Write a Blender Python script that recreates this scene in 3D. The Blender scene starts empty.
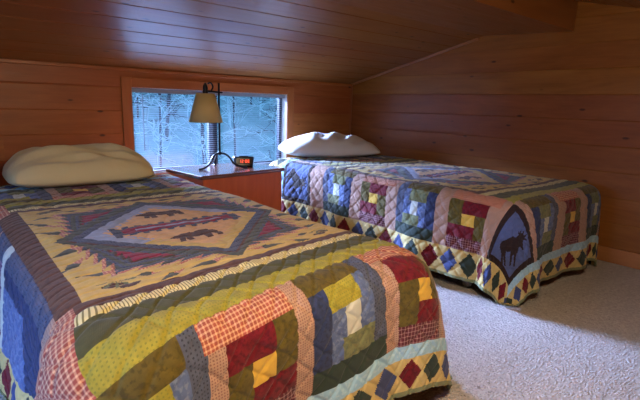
import bpy, bmesh, math, random
import numpy as np
from mathutils import Vector, Matrix, noise

random.seed(7)
SC = bpy.context.scene
COL = SC.collection
PI = math.pi

# ------------------------------------------------------------------ helpers
def lin(c):
    return tuple(((v / 255) / 12.92 if v / 255 <= .04045 else ((v / 255 + .055) / 1.055) ** 2.4) for v in c)

def rgba(c):
    return (*lin(c), 1)

def link(name, me, mat=None, parent=None, smooth=False):
    o = bpy.data.objects.new(name, me)
    COL.objects.link(o)
    if mat is not None:
        for m in (mat if isinstance(mat, list) else [mat]):
            me.materials.append(m)
    if parent is not None:
        o.parent = parent
    if smooth:
        me.polygons.foreach_set('use_smooth', [True] * len(me.polygons))
    return o

def obj(name, bm, mat=None, parent=None, smooth=False):
    me = bpy.data.meshes.new(name)
    bmesh.ops.recalc_face_normals(bm, faces=bm.faces[:])
    bm.to_mesh(me)
    bm.free()
    return link(name, me, mat, parent, smooth)

def thing(name, label, cat, loc=(0, 0, 0), rz=0, group=None):
    o = bpy.data.objects.new(name, None)
    COL.objects.link(o)
    o.location = loc
    o.rotation_euler = (0, 0, rz)
    o.empty_display_size = .05
    return tag(o, label, cat, group)

def tag(o, label=None, cat=None, group=None, kind=None):
    for k, v in (('label', label), ('category', cat), ('group', group), ('kind', kind)):
        if v:
            o[k] = v
    return o

def box(bm, lo, hi, bev=0, seg=2, mtx=None):
    r = bmesh.ops.create_cube(bm, size=1)
    vs = r['verts']
    for v in vs:
        v.co = Vector([lo[i] + (v.co[i] + .5) * (hi[i] - lo[i]) for i in range(3)])
    if bev:
        es = list({e for v in vs for e in v.link_edges})
        rb = bmesh.ops.bevel(bm, geom=es, offset=bev, segments=seg, affect='EDGES', profile=.5)
        vs = list({v for f in rb['faces'] for v in f.verts} | {v for v in vs if v.is_valid})
    if mtx is not None:
        bmesh.ops.transform(bm, matrix=mtx, verts=vs)

def tube(bm, pts, rad, n=8, caps=True):
    pts = [Vector(p) for p in pts]
    rads = rad if isinstance(rad, (list, tuple)) else [rad] * len(pts)
    rings = []
    t0 = (pts[1] - pts[0]).normalized()
    ref = Vector((0, 0, 1)) if abs(t0.z) < .9 else Vector((1, 0, 0))
    a = t0.cross(ref).normalized()
    for i, p in enumerate(pts):
        t = (pts[min(i + 1, len(pts) - 1)] - pts[max(i - 1, 0)]).normalized()
        a = (a - t * a.dot(t)).normalized()
        b = t.cross(a)
        rings.append([bm.verts.new(p + (a * math.cos(2 * PI * k / n) + b * math.sin(2 * PI * k / n)) * rads[i]) for k in range(n)])
    for r0, r1 in zip(rings, rings[1:]):
        for k in range(n):
            bm.faces.new((r0[k], r0[(k + 1) % n], r1[(k + 1) % n], r1[k]))
    if caps:
        bm.faces.new(rings[0][::-1])
        bm.faces.new(rings[-1])

def lathe(bm, prof, n=32, axis=(0, 0), closed=False):
    rings = []
    for r, z in prof:
        rings.append([bm.verts.new((axis[0] + r * math.cos(2 * PI * k / n), axis[1] + r * math.sin(2 * PI * k / n), z)) for k in range(n)])
    pairs = list(zip(rings, rings[1:]))
    if closed:
        pairs.append((rings[-1], rings[0]))
    for r0, r1 in pairs:
        for k in range(n):
            bm.faces.new((r0[k], r0[(k + 1) % n], r1[(k + 1) % n], r1[k]))
    if not closed:
        bm.faces.new(rings[0][::-1])
        bm.faces.new(rings[-1])

def spline(P, n=8):
    P = [Vector(p) for p in P]
    Q = [P[0] * 2 - P[1]] + P + [P[-1] * 2 - P[-2]]
    out = []
    for i in range(1, len(Q) - 2):
        a, b, c, d = Q[i - 1:i + 3]
        for k in range(n):
            t = k / n
            out.append(.5 * ((2 * b) + (c - a) * t + (2 * a - 5 * b + 4 * c - d) * t * t + (3 * b - a - 3 * c + d) * t ** 3))
    out.append(P[-1])
    return out

# ---------------------------------------------------------------- materials
class N:
    """tiny node-graph builder"""
    def __init__(s, name):
        s.m = bpy.data.materials.new(name)
        s.m.use_nodes = True
        s.t = s.m.node_tree
        s.b = s.t.nodes['Principled BSDF']
    def add(s, typ, **kw):
        n = s.t.nodes.new(typ)
        for k, v in kw.items():
            setattr(n, k, v)
        return n
    def set(s, sock, v):
        if isinstance(v, bpy.types.NodeSocket):
            s.t.links.new(v, sock)
        elif isinstance(v, (tuple, list)) and len(v) == 3 and sock.type == 'RGBA':
            sock.default_value = (*v, 1)
        else:
            sock.default_value = v
    def math(s, op, a, b=0., c=0.):
        n = s.add('ShaderNodeMath', operation=op)
        for i, v in enumerate((a, b, c)):
            s.set(n.inputs[i], v)
        return n.outputs[0]
    def mix(s, f, a, b, mode='MIX'):
        n = s.add('ShaderNodeMix', data_type='RGBA', blend_type=mode)
        s.set(n.inputs[0], f)
        s.set(n.inputs[6], a)
        s.set(n.inputs[7], b)
        return n.outputs[2]
    def mapr(s, v, a, b, c, d):
        n = s.add('ShaderNodeMapRange')
        for i, x in enumerate((v, a, b, c, d)):
            s.set(n.inputs[i], x)
        return n.outputs[0]
    def noise(s, vec, scale, detail=3, rough=.55, dist=0.):
        n = s.add('ShaderNodeTexNoise')
        s.set(n.inputs['Vector'], vec)
        n.inputs['Scale'].default_value = scale
        n.inputs['Detail'].default_value = detail
        n.inputs['Roughness'].default_value = rough
        n.inputs['Distortion'].default_value = dist
        return n.outputs[0]
    def mapping(s, vec, scale=(1, 1, 1), loc=(0, 0, 0), rot=(0, 0, 0)):
        n = s.add('ShaderNodeMapping')
        s.set(n.inputs[0], vec)
        s.set(n.inputs[1], loc)
        s.set(n.inputs[2], rot)
        s.set(n.inputs[3], scale)
        return n.outputs[0]
    def coord(s, which='Object'):
        return s.add('ShaderNodeTexCoord').outputs[which]
    def bump(s, h, strength=.3, dist=.01):
        n = s.add('ShaderNodeBump')
        n.inputs['Strength'].default_value = strength
        n.inputs['Distance'].default_value = dist
        s.set(n.inputs['Height'], h)
        s.t.links.new(n.outputs[0], s.b.inputs['Normal'])
    def base(s, c, rough=.5, spec=.5, metal=0.):
        s.set(s.b.inputs['Base Color'], c)
        s.set(s.b.inputs['Roughness'], rough)
        s.set(s.b.inputs['Specular IOR Level'], spec)
        s.b.inputs['Metallic'].default_value = metal
        return s

def simple(name, c, rough=.5, spec=.5, metal=0., var=.12, scale=30):
    n = N(name)
    v = n.noise(n.coord(), scale, 3)
    f = n.mapr(v, .3, .7, 1 - var, 1 + var)
    hsv = n.add('ShaderNodeHueSaturation')
    n.set(hsv.inputs['Value'], f)
    n.set(hsv.inputs['Color'], lin(c))
    return n.base(hsv.outputs[0], rough, spec, metal).m

def wood(name, c1, c2, axis='X', rough=.35, spec=.5, knots=True, var=.22, coat=0.):
    """knotty pine: stretched grain along an axis, per-board tint, dark knots"""
    n = N(name)
    co = n.coord('Object')
    rnd = n.add('ShaderNodeNewGeometry').outputs['Random Per Island']
    comb = n.add('ShaderNodeCombineXYZ')
    off = n.math('MULTIPLY', rnd, 37.)
    for i in range(3):
        n.set(comb.inputs[i], off)
    va = n.add('ShaderNodeVectorMath', operation='ADD')
    n.set(va.inputs[0], co)
    n.set(va.inputs[1], comb.outputs[0])
    st = {'X': (.16, 1, 1), 'Y': (1, .16, 1), 'Z': (1, 1, .16)}[axis]
    g = n.mapping(va.outputs[0], st)
    g1 = n.noise(g, 9, 4, .6, 1.2)
    st2 = {'X': (.05, 1, 1), 'Y': (1, .05, 1), 'Z': (1, 1, .05)}[axis]
    g2 = n.noise(n.mapping(va.outputs[0], st2), 95, 3, .6, .4)
    f = n.math('ADD', n.math('MULTIPLY', g1, .75), n.math('MULTIPLY', g2, .35))
    f = n.mapr(f, .35, .75, 0, 1)
    col = n.mix(f, lin(c1), lin(c2))
    hsv = n.add('ShaderNodeHueSaturation')
    n.set(hsv.inputs['Color'], col)
    n.set(hsv.inputs['Value'], n.mapr(rnd, 0, 1, 1 - var, 1 + var))
    n.set(hsv.inputs['Hue'], n.mapr(rnd, 0, 1, .492, .508))
    col = hsv.outputs[0]
    if knots:
        kst = {'X': (2.2, 5.5, 5.5), 'Y': (5.5, 2.2, 5.5), 'Z': (5.5, 5.5, 1.5)}[axis]
        vo = n.add('ShaderNodeTexVoronoi')
        n.set(vo.inputs['Vector'], n.mapping(va.outputs[0], kst))
        vo.inputs['Scale'].default_value = 2.3
        k = n.mapr(vo.outputs['Distance'], .06, .115, 1, 0)
        col = n.mix(n.math('MULTIPLY', k, .85), col, lin((48, 22, 12)))
    n.base(col, n.mapr(g2, .3, .7, rough - .05, rough + .08), spec)
    n.b.inputs['Coat Weight'].default_value = coat
    n.b.inputs['Coat Roughness'].default_value = .25
    n.bump(g2, .12, .002)
    return n.m

# ---- quilt fabrics: each patch of cloth is its own procedural material (UV in metres)
def fabric(name, c, pat=None, c2=None, period=.012, duty=.35, mott=.25):
    n = N('cloth_' + name)
    uv = n.coord('UV')
    sep = n.add('ShaderNodeSeparateXYZ')
    n.set(sep.inputs[0], uv)
    x, y = sep.outputs[0], sep.outputs[1]
    m = n.noise(uv, 38, 4, .65)
    hsv = n.add('ShaderNodeHueSaturation')
    n.set(hsv.inputs['Color'], lin(c))
    n.set(hsv.inputs['Value'], n.mapr(m, .3, .7, 1 - mott, 1 + mott))
    col = hsv.outputs[0]
    def band(s, p, d):
        return n.math('LESS_THAN', n.math('FRACT', n.math('DIVIDE', s, p)), d)
    if pat == 'stripe_u':
        col = n.mix(band(x, period, duty), col, lin(c2))
    elif pat == 'stripe_v':
        col = n.mix(band(y, period, duty), col, lin(c2))
    elif pat == 'plaid':
        a = n.math('ADD', band(x, period, duty), band(y, period, duty))
        col = n.mix(n.math('MULTIPLY', a, .45), col, lin(c2))
    elif pat == 'dots':
        a = n.math('MULTIPLY', band(x, period, duty), band(y, period, duty))
        col = n.mix(a, col, lin(c2))
    elif pat == 'mottle':
        col = n.mix(n.mapr(n.noise(uv, 90, 2), .5, .62, 0, .8), col, lin(c2))
    n.base(col, .9, .15)
    n.b.inputs['Sheen Weight'].default_value = .15
    w = n.math('ADD', n.math('SINE', n.math('MULTIPLY', x, 2600)), n.math('SINE', n.math('MULTIPLY', y, 2600)))
    n.bump(n.math('ADD', n.math('MULTIPLY', w, .1), n.noise(uv, 260, 2)), .25, .002)
    return n.m

FAB = {}
FLIST = []
def F(name, *a, **k):
    FAB[name] = len(FLIST)
    FLIST.append(fabric(name, *a, **k))
F('gold_field', (200, 172, 98), mott=.14)
F('peach', (208, 166, 118), mott=.12)
F('brown', (92, 62, 50), 'mottle', (70, 48, 44))
F('ticking', (222, 208, 150), 'stripe_u', (128, 118, 70), .007, .35, mott=.05)
F('ticking_side', (222, 208, 150), 'stripe_v', (120, 112, 70), .010, .35, mott=.05)
F('dark_green', (74, 74, 44))
F('olive_gold', (152, 144, 54), 'dots', (126, 126, 52), .007, .4)
F('red_plaid', (150, 78, 66), 'plaid', (220, 176, 140), .009, .35)
F('pink_check', (172, 140, 120), 'dots', (134, 98, 88), .006, .5, mott=.1)
F('maroon', (106, 24, 34), 'mottle', (78, 16, 26))
F('olive', (92, 80, 34), 'mottle', (70, 62, 30))
F('gold', (204, 166, 70), mott=.1)
F('navy', (48, 58, 92), 'mottle', (40, 46, 66))
F('slate', (78, 84, 104), 'dots', (50, 54, 70), .008, .4)
F('blue', (84, 100, 140), 'mottle', (116, 130, 158))
F('pale_grey', (186, 190, 180), mott=.08)
F('grey_green', (112, 116, 80), 'mottle', (92, 98, 74))
F('bottle_green', (48, 60, 52), mott=.15)
F('dark_plaid', (88, 38, 46), 'plaid', (170, 134, 132), .011, .25)
F('pale_blue', (150, 190, 212), 'mottle', (172, 204, 218), mott=.08)
F('hem_tan', (192, 172, 112), mott=.1)
F('diamond_blue', (60, 70, 110), mott=.2)
F('binding', (120, 126, 92), mott=.1)
F('sage', (82, 84, 72), 'mottle', (62, 70, 70))
F('sky', (150, 160, 186), mott=.12)
F('crimson', (140, 36, 58), 'mottle', (110, 40, 60))
F('bear_brown', (84, 56, 42), 'mottle', (60, 42, 36))
F('moose_blue', (80, 92, 132), mott=.12)
F('moose_brown', (46, 34, 32), mott=.15)
F('purple_plaid', (92, 62, 92), 'plaid', (180, 150, 170), .02, .25)
F('rose_check', (176, 112, 96), 'dots', (216, 170, 140), .009, .5, mott=.1)

# ------------------------------------------------------------------- room
XR, XL, YB, YF = 2.903, -1.30, 3.018, -.60
RY, RZ = 1.19, 1.45                                   # ridge
ZB = 1.023                                            # ceiling height at window wall
SL = (RZ - ZB) / (YB - RY)
def ceil_z(y):
    return ZB + SL * (YB - y) if y > RY else RZ - .24 * (RY - y)

m_back = wood('knotty_pine_window_wall', (142, 78, 38), (172, 102, 54), 'X', .42, .35, var=.09)
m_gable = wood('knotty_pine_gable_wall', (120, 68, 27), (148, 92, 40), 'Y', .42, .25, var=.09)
m_ceil = wood('varnished_ceiling_boards', (134, 82, 40), (158, 102, 54), 'X', .33, .4, var=.06)
m_trim = wood('pine_trim', (142, 78, 38), (172, 102, 54), 'X', .4, .4, knots=False)
m_trimv = wood('pine_trim_upright', (140, 78, 38), (168, 100, 54), 'Z', .4, .4, knots=False)
m_trimy = wood('pine_trim_gable', (150, 96, 56), (172, 116, 70), 'Y', .4, .4, knots=False)

def planks(bm, u0, u1, w0, w1, levels, fn, groove=.003, depth=.0022, seams=()):
    """tongue-and-groove boards with bevelled edges; u along boards, w across; fn(u,w,d) gives a point, d towards the room"""
    lv = [l for l in levels if w0 < l < w1]
    ws = [w0] + lv + [w1]
    for i, (a, b) in enumerate(zip(ws, ws[1:])):
        us = [u0] + sorted(s for k, s in seams if k == i and u0 < s < u1) + [u1]
        for p, q in zip(us, us[1:]):
            prof = [(a, -depth), (a + groove, 0), (b - groove, 0), (b, -depth)]
            P = [[bm.verts.new(fn(x, w, d)) for w, d in prof] for x in (p, q)]
            for k in range(3):
                bm.faces.new((P[0][k], P[0][k + 1], P[1][k + 1], P[1][k]))

# floor : berber carpet
n = N('berber_carpet')
co = n.coord('Object')
vo = n.add('ShaderNodeTexVoronoi')
n.set(vo.inputs['Vector'], n.mapping(co, (1, 1.5, 1), rot=(0, 0, .1)))
vo.inputs['Scale'].default_value = 80
vo.inputs['Randomness'].default_value = .7
loop = n.mapr(vo.outputs['Distance'], 0, .6, 1, 0)
hue = n.mix(n.noise(co, 60, 4, .7), lin((168, 160, 152)), lin((212, 206, 200)))
fl = n.mapr(n.noise(co, 42, 2, .5), .70, .74, 0, .7)
hue = n.mix(fl, hue, lin((96, 76, 66)))
hs = n.add('ShaderNodeHueSaturation')
n.set(hs.inputs['Color'], hue)
sc_ = n.add('ShaderNodeSeparateColor'); n.set(sc_.inputs[0], vo.outputs['Color'])
n.set(hs.inputs['Value'], n.mapr(sc_.outputs[0], 0, 1, .84, 1.08))
hue = hs.outputs[0]
hue = n.mix(n.mapr(n.noise(n.mapping(co, (.6, 2.5, 1)), 3, 3), .35, .65, 0, .18), hue, lin((120, 112, 104)))
n.base(hue, .95, .05)
n.b.inputs['Sheen Weight'].default_value = .2
n.bump(loop, .6, .013)
bm = bmesh.new()
box(bm, (XL - .1, YF - .1, -.1), (XR + .1, YB + .12, 0))
tag(obj('floor', bm, n.m), kind='structure')

# window opening in the back wall
WX0, WX1, WZ0, WZ1 = .993, 2.196, .352, .905
lev = [.06 + .14 * k for k in range(10)]
bm = bmesh.new()
fb = lambda u, w, d: (u, YB - d, w)
planks(bm, XL, XR + .02, 0, WZ0, lev, fb)
planks(bm, XL, XR + .02, WZ1, 1.06, lev, fb)
planks(bm, XL, WX0, WZ0, WZ1, lev, fb, seams=((1, .3), (3, -.2)))
planks(bm, WX1, XR + .02, WZ0, WZ1, lev, fb)
tag(obj('wall_back', bm, m_back), kind='structure')

# right gable wall: each board runs until it meets the roof
lev = [.085 + .142 * k for k in range(14)]
def gable(name, x, sgn, hole=None):
    bm = bmesh.new()
    ws = [0] + lev
    for a, b in zip(ws, ws[1:]):
        y0 = max(YF - .02, RY - max(0, (RZ - a)) / .24) if a < RZ else RY
        y1 = min(YB + .02, YB - (a - ZB) / SL) if a > ZB else YB + .02
        if a >= RZ:
            break
        spans = [(y0, y1)]
        if hole and b > hole[2] and a < hole[3]:
            spans = [(y0, hole[0]), (hole[1], y1)]
        for p, q in spans:
            if q - p > .02:
                planks(bm, p, q, a, b, [], lambda u, w, d: (x + sgn * d, u, w))
    return tag(obj(name, bm, m_gable), kind='structure')
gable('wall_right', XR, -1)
GY0, GY1, GZ0, GZ1 = .5, 1.5, .532, 1.004             # gable window beside the photographer
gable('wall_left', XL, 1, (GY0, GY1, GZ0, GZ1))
bm = bmesh.new()
planks(bm, XL, XR, 0, 1.06, [.12 * k for k in range(1, 9)], lambda u, w, d: (u, YF + d, w))
tag(obj('wall_front', bm, m_back), kind='structure')

# ceiling: two slopes of boards running parallel to the window wall
bm = bmesh.new()
L1 = math.hypot(YB - RY, RZ - ZB)
d1 = Vector((0, -(YB - RY) / L1, (RZ - ZB) / L1)); n1 = Vector((0, -d1.z, d1.y))
f1 = lambda u, w, d: Vector((u, YB, ZB)) + d1 * w + n1 * d
planks(bm, XL - .02, XR + .02, -.05, L1, [.15 * k for k in range(20)], f1, .004, .0035)
L2 = 2.0
a2 = math.atan(.24)
d2 = Vector((0, -math.cos(a2), -math.sin(a2))); n2 = Vector((0, math.sin(a2), -math.cos(a2)))
f2 = lambda u, w, d: Vector((u, RY, RZ)) + d2 * w + n2 * d
planks(bm, XL - .02, XR + .02, 0, L2, [.15 * k for k in range(20)], f2, .004, .0035)
tag(obj('ceiling', bm, m_ceil), kind='structure')
# roof deck keeps daylight out above the boards
bm = bmesh.new()
for f, L in ((f1, L1), (f2, L2)):
    vs = [bm.verts.new(f(u, w, -.03)) for u, w in ((XL - .2, -.25), (XR + .2, -.25), (XR + .2, L + .02), (XL - .2, L + .02))]
    bm.faces.new(vs)
tag(obj('roof', bm, m_ceil), kind='structure')
# boxed ridge beam, lower than the roof, ending at the gable
bm = bmesh.new()
prof = [(1.195, 1.292), (1.80, 1.318), (1.80, 1.40), (1.195, 1.46)]
A = [bm.verts.new((XL, y, z)) for y, z in prof]
B = [bm.verts.new((XR, y, z)) for y, z in prof]
for i in range(4):
    j = (i + 1) % 4
    bm.faces.new((A[i], A[j], B[j], B[i]))
bm.faces.new(A); bm.faces.new(B)
tag(obj('ceiling_beam', bm, m_ceil), 'boxed ridge beam under the ceiling, butting against the gable wall', 'beam', kind='structure')

# trims
bm = bmesh.new()
p0, p1 = Vector((XR - .012, YB - .01, ZB - .006)), Vector((XR - .012, 1.80, ceil_z(1.80) - .006))
tube(bm, [p0, p1], .010, 6)
tag(obj('trim_1', bm, m_trimy), 'thin pine moulding along the sloping roof line', kind='structure')
bm = bmesh.new()
tube(bm, [(XR - .012, YB - .012, .02), (XR - .012, YB - .012, ZB)], .009, 6)
tag(obj('trim_2', bm, m_trimv), 'corner bead', kind='structure')
bm = bmesh.new()
box(bm, (XR - .016, YF, 0), (XR - .003, YB - .02, .085), .004)
tag(obj('baseboard_right', bm, m_trimy), kind='structure')
bm = bmesh.new()
box(bm, (XL, YB - .016, 0), (XR - .02, YB - .003, .085), .004)
tag(obj('baseboard_back', bm, m_trim), kind='structure')
bm = bmesh.new()
box(bm, (XL, YB - .014, ZB - .022), (XR - .012, YB - .002, ZB - .002), .003)
tag(obj('trim_3', bm, m_trim), kind='structure')
# window casing (flush pine boards around the opening)
cw = .062
c = bpy.data.objects.new('trim_4', None); COL.objects.link(c); c['kind'] = 'structure'
for lo, hi, mm in (((WX0 - cw, WZ0 - cw), (WX0, WZ1 + cw), m_trimv), ((WX1, WZ0 - cw), (WX1 + cw, WZ1 + cw), m_trimv),
                   ((WX0, WZ1), (WX1, WZ1 + cw), m_trim), ((WX0, WZ0 - cw), (WX1, WZ0), m_trim)):
    bm = bmesh.new()
    box(bm, (lo[0], YB - .012, lo[1]), (hi[0], YB + .004, hi[1]), .003)
    obj('casing_board', bm, mm, c)

# windows
m_alu = simple('dark_bronze_frame', (26, 28, 40), .45, .4)
m_jamb = simple('white_jamb', (196, 192, 184), .5, .3, var=.05)
g = N('window_glass')
t = g.t
out = t.nodes['Material Output']
tr = g.add('ShaderNodeBsdfTransparent'); gl = g.add('ShaderNodeBsdfGlossy'); gl.inputs['Roughness'].default_value = .02
fr = g.add('ShaderNodeFresnel'); fr.inputs[0].default_value = 1.35
ms = g.add('ShaderNodeMixShader')
t.links.new(fr.outputs[0], ms.inputs[0]); t.links.new(tr.outputs[0], ms.inputs[1]); t.links.new(gl.outputs[0], ms.inputs[2])
t.links.new(ms.outputs[0], out.inputs[0])
m_glass = g.m

def window(name, fn, a0, a1, z0, z1, mull, dep=.11):
    """fn(a, d, z): a along wall, d outwards"""
    w = bpy.data.objects.new(name, None); COL.objects.link(w); w['kind'] = 'structure'
    def b(lo, hi, part, mat, bev=.002):
        bm = bmesh.new()
        box(bm, lo, hi, bev)
        for v in bm.verts:
            v.co = Vector(fn(*v.co))
        return obj(part, bm, mat, w)
    j = .012
    b((a0 - j, 0, z0 - j), (a0, dep, z1 + j), 'jamb', m_jamb)
    b((a1, 0, z0 - j), (a1 + j, dep, z1 + j), 'jamb', m_jamb)
    b((a0, 0, z1), (a1, dep, z1 + j), 'head_jamb', m_jamb)
    b((a0, 0, z0 - j), (a1, dep, z0), 'sill', m_jamb)
    s = .026
    for lo, hi in (((a0, z0), (a0 + s, z1)), ((a1 - s, z0), (a1, z1)), ((a0 + s, z1 - s), (a1 - s, z1)), ((a0 + s, z0), (a1 - s, z0 + s)),
                   ((mull - .034, z0 + s), (mull + .034, z1 - s))):
        b((lo[0], dep - .045, lo[1]), (hi[0], dep - .01, hi[1]), 'sash_frame', m_alu)
    for p, q in ((a0 + s, mull - .034), (mull + .034, a1 - s)):
        b((p, dep - .03, z0 + s), (q, dep - .026, z1 - s), 'pane', m_glass, 0)
    return w
window('window_1', lambda a, d, z: (a, YB + d, z), WX0, WX1, WZ0, WZ1, 1.585)
window('window_2', lambda a, d, z: (XL - d, a, z), GY0, GY1, GZ0, GZ1, 1.0)

# blind
m_blind = simple('white_blind_metal', (128, 134, 140), .4, .4, var=.04)
bl = thing('window_blind', 'white slatted mini blind hanging open across the window', 'blind', ((WX0 + WX1) / 2, YB + .032, WZ1))
BW = (WX1 - WX0) / 2 - .006
bm = bmesh.new(); box(bm, (-BW, -.014, -.030), (BW, .014, -.002), .003); obj('headrail', bm, m_blind, bl)
bm = bmesh.new()
ns = 34
pitch = (WZ1 - WZ0 - .062) / ns
for k in range(ns):
    z = -.044 - pitch * k
    tilt = -.06
    pr = [(-.0062, -.0004), (-.0031, .0004), (0, .0007), (.0031, .0004), (.0062, -.0004)]
    rows = []
    for x in (-BW + .004, BW - .004):
        rows.append([bm.verts.new((x, y * math.cos(tilt) - zz * math.sin(tilt), z + y * math.sin(tilt) + zz)) for y, zz in pr])
    for i in range(4):
        bm.faces.new((rows[0][i], rows[0][i + 1], rows[1][i + 1], rows[1][i]))
sl = obj('slats', bm, m_blind, bl)
md = sl.modifiers.new('thick', 'SOLIDIFY'); md.thickness = .0007
bm = bmesh.new(); box(bm, (-BW, -.011, -(WZ1 - WZ0) + .006), (BW, .011, -(WZ1 - WZ0) + .018), .003); obj('bottom_rail', bm, m_blind, bl)
for x in (-.5, -.17, .17, .5):
    bm = bmesh.new()
    for y in (-.011, .011):
        tube(bm, [(x, y, -.03), (x, y, -(WZ1 - WZ0) + .018)], .0007, 4)
    obj('ladder_cord', bm, m_blind, bl)
bm = bmesh.new(); tube(bm, [(-.53, -.018, -.03), (-.53, -.022, -.40)], .003, 6); obj('tilt_wand', bm, m_blind, bl)

# ----------------------------------------------------------------- quilts
def inpoly(px, py, poly):
    r = np.zeros(px.shape, bool)
    m = len(poly)
    for i in range(m):
        x0, y0 = poly[i]; x1, y1 = poly[(i + 1) % m]
        if y0 == y1:
            continue
        c = ((y0 > py) != (y1 > py)) & (px < (x1 - x0) * (py - y0) / (y1 - y0) + x0)
        r ^= c
    return r

BEAR = [(-1, .05), (-.93, .22), (-.78, .30), (-.72, .40), (-.62, .36), (-.42, .44), (-.2, .52), (.05, .46), (.35, .52), (.65, .50), (.88, .34), (.98, .1), (1.0, -.2),
        (.98, -.5), (.72, -.5), (.70, -.25), (.58, -.14), (.5, -.5), (.26, -.5), (.28, -.12), (-.05, -.16), (-.22, -.12), (-.22, -.5), (-.48, -.5), (-.46, -.14),
        (-.6, -.5), (-.82, -.5), (-.68, -.05), (-.82, 0)]
MOOSE = [(-.95, .25), (-.80, .46), (-.40, .50), (-.05, .62), (.18, .60), (.30, .72), (.24, .98), (.36, .84), (.40, 1.04), (.48, .86), (.58, 1.08), (.64, .84), (.82, 1.0),
         (.74, .76), (.98, .70), (.72, .60), (.66, .44), (.86, .18), (.80, .06), (.62, .14), (.50, .20), (.44, -.1), (.36, -.3), (.36, -.95), (.22, -.95), (.20, -.35),
         (.06, -.4), (.02, -.95), (-.12, -.95), (-.12, -.2), (-.45, -.18), (-.52, -.4), (-.44, -.95), (-.58, -.95), (-.70, -.4), (-.74, -.95), (-.88, -.95), (-.86, -.2)]

FW, FL = .40, .44                                     # half field
BR, TK, DG, OG = .036, .042, .064, .060               # foot strips
BS = FL + BR + TK + DG + OG                           # start of foot blocks (.642)
SS = FW + .045                                        # start of side blocks
BH, HM = .285, .138
HU, HV = SS + BH + HM, BS + BH + HM                   # half quilt

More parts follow.
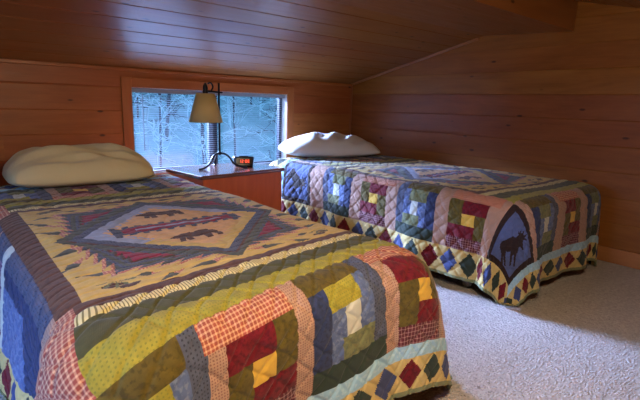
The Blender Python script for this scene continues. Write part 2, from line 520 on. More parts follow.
def classify(u, v, spec):
    idx = np.full(u.shape, FAB['gold_field'], np.int32)
    def put(mask, nm):
        idx[mask] = FAB[nm]
    au, av = np.abs(u), np.abs(v)
    # --- field
    dx, dy = .380, .415
    d = au / dx + av / dy
    # corner sunbursts sitting on the sides of the diamond
    ex, ey = dx / 2, dy / 2
    ln = math.hypot(dx, dy)
    nx, ny = dy / ln, dx / ln
    q = (au - ex) * nx + (av - ey) * ny
    p = -(au - ex) * ny + (av - ey) * nx
    st = np.floor(np.abs(p) / .022)
    lim = .160 - .72 * np.abs(p) - .036 * ((np.abs(p) / .042) % 1)
    put((q > 0) & (q < lim + .018), 'rose_check')
    put((q > 0) & (q < lim), 'sage')
    put((q > 0) & (q < lim) & (((q + np.abs(p) * .6) / .028) % 1 < .45), 'slate')
    cor = .075 - .55 * np.abs(p) - .016 * ((np.abs(p) / .03) % 1)
    put((q > .012) & (q < cor + .01) , 'bear_brown')
    put((q > .012) & (q < cor), 'crimson')
    # feathers
    for (fx, fy, ang, L, w) in ((.355, .085, .5, .060, .017), (.34, .29, -.2, .050, .015), (.09, .40, .15, .065, .017), (.20, .415, .5, .045, .014), (.37, .19, .9, .055, .016), (.25, .37, -.3, .035, .012)):
        a = (au - fx) * math.cos(ang) + (av - fy) * math.sin(ang)
        b = -(au - fx) * math.sin(ang) + (av - fy) * math.cos(ang)
        m1 = np.abs(a) / L + np.abs(b) / w < 1
        put(m1, 'rose_check'); put(m1 & (a > -.01), 'sage')
    # pine cones and needles in the four corners
    for cx, cy in ((.335, .385), (.30, .405)):
        rr = ((au - cx) / .024) ** 2 + ((av - cy) / .013) ** 2
        put(rr < 1, 'bear_brown')
    th = np.arctan2(av - .36, au - .32)
    rad = np.hypot(av - .36, au - .32)
    put((rad < .045) & (rad > .006) & (np.cos(th * 9) > .55) & (th > 0), 'grey_green')
    # diamond
    put(d < 1, 'sage')
    put((d < .93) & (v < 0), 'brown')
    put((d < .90), 'slate')
    put((d < .80) & (v - .5 * u > -.05), 'sky')
    put((d < .80) & (v - .5 * u <= -.05), 'gold_field')
    saw = .62 + .05 * (np.floor((u + v) / .018) % 2)
    put(d < saw, 'peach')
    put((np.abs(v) < .035 + .012 * (np.floor(u / .02) % 2)) & (au < .22), 'slate')
    put((np.abs(v) < .020 + .008 * (np.floor(u / .02) % 2)) & (au < .19), 'crimson')
    put((np.abs(v) < .007) & (au < .15), 'sky')
    for s, cy in ((1, -.15), (1, .15)):
        put(inpoly((u + .015) / .082, (v - cy) / .082, BEAR), 'bear_brown')
    # --- side border
    inf = (av < BS)
    put((au > FW) & inf, 'sage' if spec['side'] == 'sage' else 'brown')
    # --- foot / head strips run full width of the field
    s = av - FL
    mid = au < spec['strip_w']
    put((s > 0) & (au > FW) & inf, 'red_plaid' if not spec['moose'] else 'brown')
    for a, b, nm in ((0, BR, 'brown'), (BR, BR + TK, 'ticking'), (BR + TK, BR + TK + DG, 'dark_green'), (BR + TK + DG, BR + TK + DG + OG, 'olive_gold')):
        put((s >= a) & (s < b) & mid, nm)
    # --- block rows: p along row, q from inner edge (0) to outer (BH)
    def block_row(mask, p, q, breaks):
        put(mask, 'pink_check')
        for a, b, kind in breaks:
            m = mask & (p >= a) & (p < b)
            x = (p - a) / (b - a); y = q / BH
            if kind == 'red':
                put(mask & (p >= a - .045) & (p < a) & (y < .2), 'red_plaid')
                put(m, 'olive')
                put(m & (y < .2), 'red_plaid')
                put(m & (y > .8), 'dark_plaid')
                i = m & (y >= .2) & (y <= .8); yy = (y - .2) / .6
                put(i & (yy < .34) & (x < .66), 'maroon')
                put(i & (yy > .66) & (x > .34), 'maroon')
                put(i & (x > .34) & (x < .66) & (yy > .34) & (yy < .66), 'gold')
            elif kind == 'blue':
                put(m, 'slate')
                put(m & (x < .22), 'navy')
                put(m & (y < .18) & (x < .8), 'olive')
                put(m & (y > .80), 'bottle_green')
                i = m & (x > .22) & (x < .8) & (y > .18) & (y < .8)
                xx = (x - .22) / .58; yy = (y - .18) / .62
                put(i, 'blue')
                put(i & (yy < .30) & (xx < .75), 'olive_gold' if spec['moose'] is False else 'grey_green')
                put(i & (yy > .70) & (xx > .25), 'grey_green')
                put(i & (xx > .33) & (xx < .67) & (yy > .30) & (yy < .70), 'pale_grey')
            elif kind == 'plaid':
                put(m, 'red_plaid'); put(m & (y > .5), 'dark_plaid')
            elif kind == 'denim':
                put(m, 'navy'); put(m & (y < .17), 'slate'); put(m & (y > .35) & (x > .5), 'blue')
            elif kind == 'purple':
                put(m, 'purple_plaid'); put(m & (y < .17), 'slate'); put(m & (x < .25), 'pale_grey')
    qu, qv = au - SS, av - BS
    side = (qu > 0) & (qv <= 0)
    block_row(side & (qu <= BH), v, qu, spec['side_row'])
    ft = (qv > 0) & (au <= spec['foot_w'])
    block_row(ft & (qv <= BH), u, qv, spec['foot_row'])
    # --- corner patches
    cn = (qv > 0) & (qv <= BH) & (au > spec['foot_w']) & (qu <= BH)
    if spec['moose']:
        put(cn, 'moose_brown')
        e = .028
        put(cn & (qu > e) & (qu < BH - e) & (qv > e) & (qv < BH - e), 'moose_blue')
        su = np.where(u < 0, 1., -1.); sv = np.where(v < 0, 1., -1.)
        cu, cv = qu - BH / 2 - .012, qv - BH / 2 - .012
        upc = -(cu + cv) / math.sqrt(2)
        rt = (cv - cu) / math.sqrt(2) * su * sv
        put(cn & inpoly(rt / .098, (upc - .004) / .090, MOOSE), 'moose_brown')
    else:
        put(cn, 'pink_check')
        put(cn & (qu > .05) & (qv < .16), 'red_plaid'); put(cn & (qu > .16), 'dark_plaid')
    # --- hem with diamonds
    def hem(mask, p, q, strip):
        put(mask, 'hem_tan')
        h0 = .036 if strip else .0
        if strip:
            put(mask & (q < h0), 'pale_blue')
        hb = HM - .014
        qc, hh = (h0 + hb) / 2, (hb - h0) / 2
        per = .1
        k = np.floor(p / per)
        a = np.abs(p / per - k - .5) * per
        dm = mask & (a / .046 + np.abs(q - qc) / (hh * .97) < 1)
        k3 = k.astype(int) % 3
        put(dm & (k3 == 0), 'maroon'); put(dm & (k3 == 1), 'bottle_green'); put(dm & (k3 == 2), 'diamond_blue')
        put(mask & (q > hb), 'binding')
    hv = (qv > BH) & (qu <= qv)
    hu = (qu > BH) & (qu > qv)
    hem(hv, u + .02, qv - BH, True)
    hem(hu, v + .045, qu - BH, False)
    return idx

def quilt(name, label, spec, cx, cy, x0, x1, yfoot, ztop, res, mat_list, seed):
    """patchwork quilt draped over the mattress [x0,x1] with its foot edge at yfoot"""
    nu, nv = int(2 * HU / res), int(2 * HV / res)
    U, V = np.meshgrid(np.linspace(-HU, HU, nu + 1), np.linspace(-HV, HV, nv + 1))
    X0, Y0 = U + cx, V + cy
    # slight skew of the cloth on the bed
    k = np.clip((.3 - V) / .8, 0, 1.3)
    Y0 = Y0 + spec['skew'] * (X0 - x0 - .3) * k
    X0 = X0 + spec['shift'] * np.clip((-.35 - V) / .3, 0, 1)
    r = .062
    ex = np.where(X0 < (x0 + x1) / 2, (x0 + r * .9) - X0, X0 - (x1 - r * .9))
    sx = np.where(X0 < (x0 + x1) / 2, -1., 1.)
    ex = np.maximum(ex, 0)
    ey = np.maximum((yfoot + r * .9) - Y0, 0)
    RC = .12                                         # mattress corners are rounded in plan
    rawx = np.where(X0 < (x0 + x1) / 2, (x0 + r * .9 + RC) - X0, X0 - (x1 - r * .9 - RC))
    rawy = (yfoot + r * .9 + RC) - Y0
    incor = (rawx > 0) & (rawy > 0)
    rx, ry = np.maximum(rawx, 0), np.maximum(rawy, 0)
    pn = spec['pn']
    ecor = np.maximum((rx ** pn + ry ** pn) ** (1 / pn) - RC, 0)
    e = np.where(incor, ecor, np.maximum(ex, ey))
    rl = np.maximum(np.hypot(rx, ry), 1e-9)
    nx = np.where(incor, rx / rl, (ex > 0)) * sx
    ny = -np.where(incor, ry / rl, (ey > 0) & (ex <= 0))
    corner = np.where(incor, np.clip(2 * rx * ry / rl ** 2, 0, 1), 0.)
    arc = r * PI / 2
    a = np.clip(e / arc, 0, 1) * PI / 2
    off = r * np.sin(a)
    drop = r * (1 - np.cos(a))
    rest = np.maximum(e - arc, 0)
    tight = np.where(sx > 0, 1 - np.clip((Y0 - 1.5) / .5, 0, 1), 1.) if spec['tuck'] else 1.   # held in by the nightstand
    # folds running down the drape
    per = np.where(ex > ey, Y0, X0 * 1.0) * 1.0
    ph = seed * 1.7
    fold = (np.sin(per * 11 + ph) * .55 + np.sin(per * 23 + ph * 2.1) * .3) * (1 - corner) + np.sin(np.arctan2(ry, rx + 1e-9) * 6 + 1.0) * .35 * corner
    flare = spec['flare'] + spec['cflare'] * corner ** 1.3
    off2 = tight * (rest * np.sin(np.arctan(flare)) + fold * .10 * rest ** 1.25 * 1.6)
    drop2 = rest * np.cos(np.arctan(flare))
    off = off + off2 + tight * spec['puff'] * (.35 + .65 * corner) * (1 - np.exp(-e / .07)) * np.exp(-rest / .5)
    drop = drop + drop2
    bx = np.where(ex > 0, np.where(sx < 0, x0 + r * .9, x1 - r * .9), X0)
    by = np.where(ey > 0, yfoot + r * .9, Y0)
    cxn = np.where(sx < 0, x0 + r * .9 + RC, x1 - r * .9 - RC)
    cyn = yfoot + r * .9 + RC
    rr_ = np.where(e > 0, RC, np.hypot(rx, ry))
    bx = np.where(incor, cxn + nx * rr_, bx)
    by = np.where(incor, cyn + ny * rr_, by)
    X = bx + nx * off
    Y = by + ny * off
    Z = ztop - drop
    # cloth that reaches the carpet lies outwards on it
    zf = .012
    under = np.maximum(zf - Z, 0)
    Z = np.maximum(Z, zf + .0005 * under)
    X = X + nx * under * .25; Y = Y + ny * under * .25
    # soft mattress surface
    rng = np.random.RandomState(seed)
    soft = np.zeros_like(U)
    for _ in range(7):
        kx, ky = rng.uniform(-9, 9, 2); soft += np.sin(U * kx + V * ky + rng.uniform(0, 6)) * .0016
    P = np.stack([X, Y, Z], -1)
    gu = np.gradient(P, axis=1); gv = np.gradient(P, axis=0)
    nn = np.cross(gu, gv); nn /= np.linalg.norm(nn, axis=-1, keepdims=True) + 1e-12
    idx = classify((U[:-1, :-1] + U[1:, 1:]) / 2, (V[:-1, :-1] + V[1:, 1:]) / 2, spec)
    # quilting: stitched lines with puffed cells
    def cells(s, per):
        f = np.abs(((s / per) % 1) - .5) * 2          # 1 on the line
        return 1 - np.clip((f - .55) / .45, 0, 1) ** 3
    wob = .010 * np.sin(U * 31) * np.cos(V * 17)
    blk = (np.abs(U) > SS) | (np.abs(V) > FL + BR)
    ch = np.minimum(cells(U + V + wob, .066), cells(U - V + wob, .066))
    fl = np.minimum(cells(V + .012 * np.sin(U * 26 + 1), .036), cells(U + .03 * np.sin(V * 30), .16) * .5 + .5)
    h = np.where(blk, ch * .0055, fl * .0042)
    cr = np.zeros_like(U)
    for _ in range(10):                               # small puckers
        kx, ky = rng.uniform(-120, 120, 2); cr += np.sin(U * kx + V * ky + rng.uniform(0, 6))
    h = h + cr * .00042 + soft
    # seams
    sm = np.zeros(U.shape)
    dv_ = idx[1:, :] != idx[:-1, :]; du_ = idx[:, 1:] != idx[:, :-1]
    sm[1:-1, :-1] += dv_; sm[:-1, 1:-1] += du_
    sm = np.clip(sm, 0, 1); sm = (sm + np.roll(sm, 1, 0) + np.roll(sm, 1, 1) + np.roll(sm, -1, 0) + np.roll(sm, -1, 1)) / 5
    h = h - sm * .0012
    P = P + nn * h[..., None]
    P[..., 2] = np.maximum(P[..., 2], .010)
    me = bpy.data.meshes.new(name)
    nvx = (nu + 1) * (nv + 1)
    ids = np.arange(nvx).reshape(nv + 1, nu + 1)
    fc = np.stack([ids[:-1, :-1], ids[:-1, 1:], ids[1:, 1:], ids[1:, :-1]], -1).reshape(-1, 4)
    me.vertices.add(nvx); me.vertices.foreach_set('co', P.reshape(-1).astype(np.float32))
    nf = len(fc)
    me.loops.add(nf * 4); me.loops.foreach_set('vertex_index', fc.reshape(-1).astype(np.int32))
    me.polygons.add(nf)
    me.polygons.foreach_set('loop_start', (np.arange(nf) * 4).astype(np.int32))
    me.update(calc_edges=True)
    for m in mat_list:
        me.materials.append(m)
    me.polygons.foreach_set('material_index', idx.reshape(-1).astype(np.int32))
    me.polygons.foreach_set('use_smooth', np.ones(nf, bool))
    uvl = me.uv_layers.new(name='UVMap')
    uv = np.stack([U, V], -1).reshape(-1, 2)[fc.reshape(-1)]
    uvl.data.foreach_set('uv', uv.reshape(-1).astype(np.float32))
    me.update()
    o = bpy.data.objects.new(name, me); COL.objects.link(o)
    md = o.modifiers.new('thickness', 'SOLIDIFY'); md.thickness = .006; md.offset = -1
    return tag(o, label, 'quilt')

SIDE_ROW = [(-.565, -.375, 'red'), (-.30, -.06, 'blue'), (.015, .205, 'red'), (.28, .52, 'blue')]
spec1 = dict(tuck=True, pn=2.3, strip_w=.415, side='brown', moose=False, skew=.11, shift=-.015, flare=.10, cflare=.25, puff=.105, foot_w=.52,
             side_row=[(-.645, -.46, 'plaid'), (-.42, .06, 'denim'), (.06, .26, 'purple'), (.28, .62, 'denim')],
             foot_row=[(-.47, -.25, 'blue'), (-.21, -.04, 'red'), (.005, .235, 'blue'), (.28, .445, 'red')])
spec2 = dict(tuck=False, pn=2.9, strip_w=SS, side='brown', moose=True, skew=.0, shift=0, flare=.03, cflare=.05, puff=.02, foot_w=SS,
             side_row=SIDE_ROW,
             foot_row=[(-.40, -.17, 'blue'), (-.09, .09, 'red'), (.17, .40, 'blue')])
B1 = dict(x0=.16, x1=1.035, yf=.745, z=.425)
B2 = dict(x0=1.80, x1=2.755, yf=.855, z=.455)
quilt('quilt', 'patchwork quilt with bear panels on the near left bed', spec1, .61, 1.425, B1['x0'], B1['x1'], B1['yf'], B1['z'], .0034, FLIST, 3)
quilt('quilt', 'patchwork quilt with moose corner patch on the far right bed', spec2, 2.30, 1.55, B2['x0'], B2['x1'], B2['yf'], B2['z'], .0048, FLIST, 11)

# ------------------------------------------------------------------- beds
m_sheet = simple('white_sheet', (206, 206, 204), .85, .15, var=.05)
m_boxs = simple('box_spring_cloth', (70, 66, 66), .9, .1)
m_steel = simple('black_steel_rail', (30, 28, 30), .45, .4)
m_cast = simple('grey_caster', (120, 116, 112), .4, .4)
def slab(bm, w, l, z0, z1, R, r):
    """mattress block: rounded corners in plan, rolled top and bottom edges"""
    rings = []
    prof = [(r * (1 - math.sin(a)), z0 + r * (1 - math.cos(a))) for a in (0, .4, .8, 1.2, PI / 2)]
    prof += [(r * (1 - math.cos(a)), z1 - r * (1 - math.sin(a))) for a in (0, .4, .8, 1.2, PI / 2)]
    for ins, z in prof:
        ring = []
        for qx, qy, a0 in ((1, 1, 0), (-1, 1, 90), (-1, -1, 180), (1, -1, 270)):
            for k in range(9):
                a = math.radians(a0 + 90 * k / 8)
                ring.append(bm.verts.new((qx * (w - R) + (R - ins) * math.cos(a), qy * (l - R) + (R - ins) * math.sin(a), z)))
        rings.append(ring)
    m = len(rings[0])
    for a, b_ in zip(rings, rings[1:]):
        for k in range(m):
            bm.faces.new((a[k], a[(k + 1) % m], b_[(k + 1) % m], b_[k]))
    bm.faces.new(rings[0][::-1]); bm.faces.new(rings[-1])

def bed(label, b):
    t = thing('bed', label, 'bed', ((b['x0'] + b['x1']) / 2, b['yf'] + 1.0, 0))
    w, l = (b['x1'] - b['x0']) / 2 - .034, .965
    zt = b['z'] - .032
    bm = bmesh.new(); slab(bm, w, l, zt - .18, zt, .13, .05); obj('mattress', bm, m_sheet, t, True)
    bm = bmesh.new(); slab(bm, w - .004, l - .004, .14, zt - .185, .13, .015); obj('box_spring', bm, m_boxs, t)
    for s in (-1, 1):
        bm = bmesh.new()
        box(bm, (s * (w - .012) - .018, -l + .02, .112), (s * (w - .012) + .018, l - .02, .118))
        box(bm, (s * (w - .012) + s * .012, -l + .02, .112), (s * (w - .012) + s * .016, l - .02, .139))
        obj('side_rail', bm, m_steel, t)
        for y in (-l + .22, l - .22):
            bm = bmesh.new(); box(bm, (s * (w - .05) - .014, y - .014, .045), (s * (w - .05) + .014, y + .014, .115), .002)
            lg = obj('leg', bm, m_steel, t)
            bm = bmesh.new()
            lathe(bm, [(.010, -.013), (.022, -.011), (.024, 0), (.022, .011), (.010, .013)], 16)
            bmesh.ops.transform(bm, matrix=Matrix.Translation((s * (w - .05), y, .0255)) @ Matrix.Rotation(PI / 2, 4, 'Y'), verts=bm.verts)
            obj('caster', bm, m_cast, lg, True)
    for y in (-l + .22, l - .22):
        bm = bmesh.new(); box(bm, (-w + .04, y - .015, .106), (w - .04, y + .015, .1115)); obj('cross_rail', bm, m_steel, t)
    return t
bed('twin bed under the bear quilt, nearest the camera on the left', B1)
bed('twin bed under the moose quilt against the right wall', B2)

# ---------------------------------------------------------------- pillows
def pillow(label, loc, rz, a, b, H, seed, mat, creases, pu=4.):
    nn_ = 90
    bm = bmesh.new()
    def pt(u, v, side):
        ox = a * u * (1 - .10 * v ** 4)
        oy = b * v * (1 - .10 * u ** 4)
        th = (max(0, 1 - abs(u) ** (pu if u < 0 or pu > 3 else 1.6)) * max(0, 1 - abs(v) ** 2.8)) ** .52
        z = H * th * (.74 if side > 0 else -.26)
        if side < 0:
            z = max(z, -.034)
        amp = th ** .5
        w = 0
        for (cu, cv, ang, k, am, sp) in creases:
            du, dv_ = u - cu, v - cv
            s = du * math.cos(ang) + dv_ * math.sin(ang); q = -du * math.sin(ang) + dv_ * math.cos(ang)
            w += 1.25 * am * math.sin(k * q + 1.3 * math.sin(2.2 * s)) * math.exp(-(q / sp) ** 2 - (s / .55) ** 2)
        w += .010 * noise.noise((u * 2.1 + seed, v * 1.7, seed * .7)) + .0035 * noise.noise((u * 7 + seed, v * 4, 3.))
        if side > 0:
            z += w * amp
        return Vector((ox, oy, z))
    for side in (1, -1):
        g_ = [[bm.verts.new(pt(-1 + 2 * i / nn_, -1 + 2 * j / nn_, side)) for i in range(nn_ + 1)] for j in range(nn_ + 1)]
        for j in range(nn_):
            for i in range(nn_):
                bm.faces.new((g_[j][i], g_[j][i + 1], g_[j + 1][i + 1], g_[j + 1][i]))
    bmesh.ops.remove_doubles(bm, verts=bm.verts, dist=.0006)
    o = obj('pillow', bm, mat, None, True)
    o.location = loc
    o.rotation_euler = rz
    return tag(o, label, 'pillow')
def cotton(name, c):
    n = N(name)
    co = n.coord('Object')
    n.base(n.mix(n.noise(co, 4, 3), lin(c), lin(tuple(v * .94 for v in c))), .85, .15)
    n.b.inputs['Sheen Weight'].default_value = .2
    n.bump(n.noise(co, 22, 4, .6), .25, .01)
    return n.m
m_pil1 = cotton('cream_pillowcase', (216, 200, 148))
m_pil2 = cotton('white_pillowcase', (214, 210, 204))
pillow('plump cream pillow at the head of the near left bed', (.548, 2.47, B1['z'] + .045), (0, 0, math.radians(-2)), .315, .245, .172, 2, m_pil1,
       [(.25, -.3, -.45, 9, .022, .35), (-.35, -.55, .1, 10, .020, .3), (.6, .0, -.9, 12, .007, .3), (-.75, .1, 1.0, 11, .008, .3), (.35, -.62, -.25, 26, .009, .16), (-.2, -.7, .12, 24, .008, .15)])
pillow('white rumpled pillow at the head of the bed by the right wall', (2.285, 2.60, B2['z'] + .045), (0, 0, math.radians(-22)), .365, .235, .175, 5, m_pil2,
       [(.15, -.2, 1.35, 15, .010, .5), (-.3, -.3, 1.5, 13, .008, .4), (.7, .1, .3, 14, .008, .3), (.5, -.5, 1.0, 16, .008, .3)], 2.3)

# -------------------------------------------------------------- nightstand
m_ns = wood('cherry_veneer', (200, 90, 44), (220, 108, 56), 'Z', .4, .45, knots=False, var=.02)
m_nst = wood('polished_dark_top', (92, 44, 26), (112, 58, 34), 'X', .10, 1., knots=False, var=.02, coat=1.)
NSZ = .44
rz = math.radians(6.5)
nsx, nsy = 1.36, 2.475                                # centre
nt = thing('nightstand', 'reddish wooden nightstand between the two beds under the window', 'nightstand', (nsx, nsy, 0), rz)
hw, hd = .300, .195
bm = bmesh.new(); box(bm, (-hw, -hd, NSZ - .022), (hw, hd, NSZ), .007, 3); obj('top', bm, m_nst, nt)
def nsp(name, lo, hi, mat=m_ns, bev=.002):
    bm = bmesh.new(); box(bm, lo, hi, bev); return obj(name, bm, mat, nt)
bw, bd = hw - .016, hd - .014
for s in (-1, 1):
    nsp('side_panel', (s * bw - (.018 if s > 0 else 0), -bd, 0), (s * bw + (0 if s > 0 else .018), bd, NSZ - .022))
nsp('front_panel', (-bw + .018, -bd + .001, .05), (bw - .018, -bd + .018, NSZ - .022))
nsp('plinth', (-bw + .018, -bd + .02, 0), (bw - .018, -bd + .036, .05))
nsp('back_panel', (-bw + .018, bd - .01, .0), (bw - .018, bd - .002, NSZ - .022))
nsp('bottom_shelf', (-bw + .018, -bd + .04, .05), (bw - .018, bd - .012, .066))

# -------------------------------------------------------------------- lamp
m_iron = simple('wrought_iron', (22, 20, 26), .42, .5, .6)
n = N('parchment_shade')
n.base(n.mix(n.noise(n.coord(), 7, 4), lin((212, 190, 132)), lin((190, 164, 104))), .7, .2)
n.b.inputs['Transmission Weight'].default_value = 0
m_shade = n.m
lx, ly = 1.325, 2.50
lp = thing('table_lamp', 'black wrought iron table lamp with cream shade, standing on the nightstand', 'lamp', (lx, ly, NSZ))
R3 = [math.radians(a) for a in (196, -38, 82)]
for a, fr_ in zip(R3, (.150, .155, .10)):
    dx_, dy_ = math.cos(a), math.sin(a)
    bm = bmesh.new()
    pr = [(0, .088), (.030, .086), (.058, .066), (.085, .028), (fr_ - .02, .008), (fr_ + .012, .0055)]
    tube(bm, spline([(dx_ * r_, dy_ * r_, z) for r_, z in pr], 6), .0062, 8)
    obj('leg', bm, m_iron, lp, True)
bm = bmesh.new()
tube(bm, [(0, 0, .078), (0, 0, .50)], .0062, 10)
lathe(bm, [(.006, .078), (.013, .084), (.013, .094), (.006, .100)], 16)
obj('pole', bm, m_iron, lp, True)
SX = -.086                                            # shade hangs off the pole
bm = bmesh.new()
tube(bm, spline([(.022, 0, .446), (0, 0, .447), (-.05, 0, .450), (SX, 0, .452)], 6), .0055, 8)
tube(bm, spline([(SX + .035, 0, .452), (SX + .048, 0, .476), (SX + .036, 0, .497), (SX + .016, 0, .494)], 6), .005, 8)
obj('arm', bm, m_iron, lp, True)
bm = bmesh.new()
lathe(bm, [(.006, .425), (.014, .432), (.016, .445), (.013, .458), (.015, .466), (.012, .482), (.006, .494), (.002, .498)], 16, (SX, 0))
obj('finial', bm, m_iron, lp, True)
bm = bmesh.new()
zt, zb = .437, .274
rt_, rb_ = .052, .098
lathe(bm, [(rb_, zb), (rt_, zt), (rt_ - .003, zt), (rb_ - .003, zb)], 48, (SX, 0), closed=True)
sh = obj('lamp_shade', bm, m_shade, lp, True)
sh.data.polygons.foreach_set('use_smooth', [True] * len(sh.data.polygons))
bm = bmesh.new()
for k in range(3):
    a = k * 2 * PI / 3
    tube(bm, [(SX, 0, .428), (SX + (rt_ - .003) * math.cos(a), (rt_ - .003) * math.sin(a), .430)], .0015, 5)
obj('shade_spider', bm, m_iron, lp)
bm = bmesh.new()
lathe(bm, [(.013, .425), (.013, .375), (.016, .370), (.026, .345), (.029, .325), (.024, .303), (.010, .293)], 20, (SX, 0))
obj('bulb', bm, simple('frosted_bulb', (220, 216, 204), .4, .4, var=.03), lp, True)

# ------------------------------------------------------------------- clock
m_blk = simple('black_plastic', (16, 15, 18), .3, .5)
m_face = simple('smoked_clock_window', (20, 6, 6), .12, .5)
n = N('red_led')
n.base(lin((120, 10, 6)))
n.b.inputs['Emission Color'].default_value = rgba((255, 84, 58))
n.b.inputs['Emission Strength'].default_value = 1.5
m_led = n.m
ck = thing('alarm_clock', 'small black alarm clock with glowing red digits, beside the lamp', 'clock', (1.505, 2.525, NSZ), math.radians(-24))
bm = bmesh.new()
cs = []
for (z, wx, y0, y1) in ((.0, .056, -.030, .045), (.006, .060, -.036, .048), (.052, .066, -.028, .040), (.058, .062, -.022, .034)):
    ring = []
    for k in range(32):
        t_ = 2 * PI * k / 32
        c_, s_ = math.cos(t_), math.sin(t_)
        f = lambda q: math.copysign(abs(q) ** .45, q)
        ring.append(bm.verts.new((wx * f(c_), (y0 + y1) / 2 + (y1 - y0) / 2 * f(s_), z)))
    cs.append(ring)
for r0, r1 in zip(cs, cs[1:]):
    for k in range(32):
        bm.faces.new((r0[k], r0[(k + 1) % 32], r1[(k + 1) % 32], r1[k]))
bm.faces.new(cs[0][::-1]); bm.faces.new(cs[-1])
obj('case', bm, m_blk, ck)
tl = math.atan2(.008, .046)
FM = Matrix.Translation((0, -.0365, .006)) @ Matrix.Rotation(-tl, 4, 'X')
bm = bmesh.new(); box(bm, (-.050, -.0012, .010), (.050, .003, .042), .0005, 1, FM); obj('display', bm, m_face, ck)
SEG = {'0': 'abcdef', '1': 'bc', '2': 'abged', '3': 'abgcd', '4': 'fgbc', '5': 'afgcd', '6': 'afgedc', '7': 'abc', '8': 'abcdefg', '9': 'abcdfg'}
bm = bmesh.new()
dw, dh, th = .0105, .020, .0028
def seg(ch, x):
    z0 = .016
    h2 = dh / 2
    R = {'a': (0, dh - th, dw, dh), 'd': (0, 0, dw, th), 'g': (0, h2 - th / 2, dw, h2 + th / 2), 'f': (0, h2, th, dh), 'e': (0, 0, th, h2), 'b': (dw - th, h2, dw, dh), 'c': (dw - th, 0, dw, h2)}
    for s in SEG[ch]:
        a, b, c_, d = R[s]
        box(bm, (x + a, -.0022, z0 + b), (x + c_, -.001, z0 + d), mtx=FM)
x = -.031
for ch in '12':
    seg(ch, x); x += .0150
for zz in (.021, .030):
    box(bm, (x + .0005, -.0022, zz), (x + .0030, -.001, zz + .0028), mtx=FM)
x += .007
for ch in '08':
    seg(ch, x); x += .0150
obj('digits', bm, m_led, ck)
bm = bmesh.new(); box(bm, (-.03, -.008, .0575), (.03, .014, .0625), .002); obj('snooze_bar', bm, m_blk, ck)

# --------------------------------------------------------- outside the window
n = N('leaf_littered_hillside')
co = n.coord('Object')
n.base(n.mix(n.noise(co, 2.4, 6, .7), lin((60, 92, 94)), lin((150, 176, 170))), .95, .1)
bm = bmesh.new()
G = []
for j in range(41):
    row = []
    for i in range(41):
        x_, y_ = -8 + i * .55, 4.2 + j * .3
        z_ = -1.9 + (max(0, y_ - 4.6) * .36) + .12 * noise.noise((x_ * .8, y_ * .8, 0))
        row.append(bm.verts.new((x_, y_, z_)))
    G.append(row)
for j in range(40):
    for i in range(40):
        bm.faces.new((G[j][i], G[j][i + 1], G[j + 1][i + 1], G[j + 1][i]))
tag(obj('hillside', bm, n.m, None, True), 'brushy hillside rising outside the window', kind='structure')
m_bark = simple('pale_bark', (168, 186, 184), .9, .1, var=.3, scale=8)
m_bark2 = simple('dark_bark', (44, 50, 56), .9, .1, var=.3, scale=8)
rn = random.Random(5)
def bare_tree(x, y, h, r, mat, lean, twigs):
    z0 = -1.9 + max(0, y - 4.6) * .36 - .12
    t = thing('bare_tree', 'bare winter tree on the hillside outside, seen through the open blind', 'tree', (x, y, z0), rn.uniform(0, 6), 'bare trees outside the window')
    bm = bmesh.new()
    top = Vector((lean * h, rn.uniform(-.1, .1), h))
    mid = top * .5 + Vector((rn.uniform(-.1, .1), rn.uniform(-.1, .1), 0))
    P = spline([(0, 0, 0), mid, top], 6)
    tube(bm, P, [r * (1 - .6 * i / (len(P) - 1)) for i in range(len(P))], 7)
    obj('trunk', bm, mat, t, True)
    bm = bmesh.new()
    for k in range(twigs):
        q = P[rn.randrange(2, len(P))]
        a = rn.uniform(0, 2 * PI); L = rn.uniform(.4, 1.3)
        d = Vector((math.cos(a), math.sin(a), rn.uniform(-.2, .9))).normalized()
        L *= .38
        e1 = q + d * L * .5 + Vector((0, 0, rn.uniform(-.1, .1)))
        e2 = q + d * L + Vector((rn.uniform(-.25, .25), rn.uniform(-.2, .2), rn.uniform(-.2, .3)))
        tw = spline([q, e1, e2], 3)
        tube(bm, tw, [.009 * rn.uniform(.5, 1.3)] * 3 + [.006] * 3 + [.004], 4)
        for _ in range(4):
            s_ = tw[rn.randrange(3, 7)]
            d3 = (d + Vector((rn.uniform(-1, 1), rn.uniform(-1, 1), rn.uniform(-.8, .8)))).normalized()
            tube(bm, [s_, s_ + d3 * rn.uniform(.1, .28)], [.006, .003], 4)
    obj('branches', bm, m_bark if rn.random() < .75 else m_bark2, t)
spots = []
for _ in range(3000):
    y = rn.uniform(6.8, 13.5)
    f = y / 3.06
    x = rn.uniform(.85, 2.35) * f
    if all(math.hypot(x - p, y - q) > 1.0 for p, q in spots):
        spots.append((x, y))
for x, y in spots:
    bare_tree(x, y, rn.uniform(2.4, 3.6), rn.uniform(.02, .045), m_bark2 if rn.random() < .6 else m_bark, rn.uniform(-.05, .05), 70)

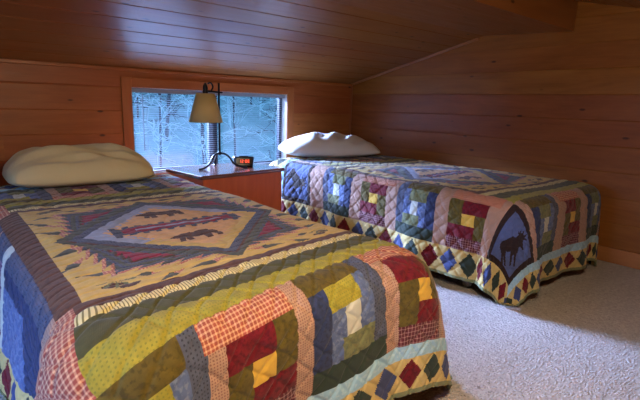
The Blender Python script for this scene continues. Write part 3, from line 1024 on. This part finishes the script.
# ------------------------------------------------------------------- light
w = bpy.data.worlds.new('sky'); SC.world = w
w.use_nodes = True
bg = w.node_tree.nodes['Background']
bg.inputs[0].default_value = (.15, .50, 1.0, 1)
bg.inputs[1].default_value = 1.9

def area(name, loc, target, sx, sy, power, col):
    l = bpy.data.lights.new(name, 'AREA'); l.shape = 'RECTANGLE'; l.size = sx; l.size_y = sy
    l.energy = power; l.color = col
    o = bpy.data.objects.new(name, l); COL.objects.link(o)
    o.location = loc
    o.rotation_euler = (Vector(target) - Vector(loc)).to_track_quat('-Z', 'Y').to_euler()
    return o
BLUE = (.30, .48, 1.0)
# bright sky over the trees, entering steeply through the window between the beds
area('sky_over_trees', (.86, 5.1, 1.60), (1.25, 3.0, .72), 1.1, .6, 340, (.36, .52, 1.0)).data.spread = math.radians(56)
# sky outside the gable window
area('sky_by_gable', (XL - 1.5, 1.0, 1.6), (XL, 1.0, .77), 1.6, 1.2, 310, BLUE)
# warm ceiling lamp of the loft, above the photographer
l = bpy.data.lights.new('ceiling_lamp', 'POINT'); l.energy = 36; l.color = (1, .83, .56); l.shadow_soft_size = .09
o = bpy.data.objects.new('ceiling_lamp', l); COL.objects.link(o); o.location = (.50, .16, 1.14)

# ------------------------------------------------------------------ camera
cam = bpy.data.cameras.new('camera'); co_ = bpy.data.objects.new('camera', cam); COL.objects.link(co_)
cam.sensor_width = 36
cam.lens = 458.3 / 640 * 36
cam.clip_start = .02
y_, p_, r_ = (math.radians(v) for v in (40.45, 11.67, 1.75))
fw = Vector((math.sin(y_) * math.cos(p_), math.cos(y_) * math.cos(p_), -math.sin(p_)))
rt = Vector((math.cos(y_), -math.sin(y_), 0)); up = rt.cross(fw)
rt2 = rt * math.cos(r_) + up * math.sin(r_); up2 = up * math.cos(r_) - rt * math.sin(r_)
M = Matrix((rt2, up2, -fw)).transposed().to_4x4()
M.translation = (0, 0, .83)
co_.matrix_world = M
SC.camera = co_

vs = SC.view_settings
vs.view_transform = 'Standard'; vs.look = 'None'; vs.gamma = 1; vs.use_curve_mapping = False
vs.exposure = .3
SC.cycles.use_denoising = True
SC.cycles.max_bounces = 8
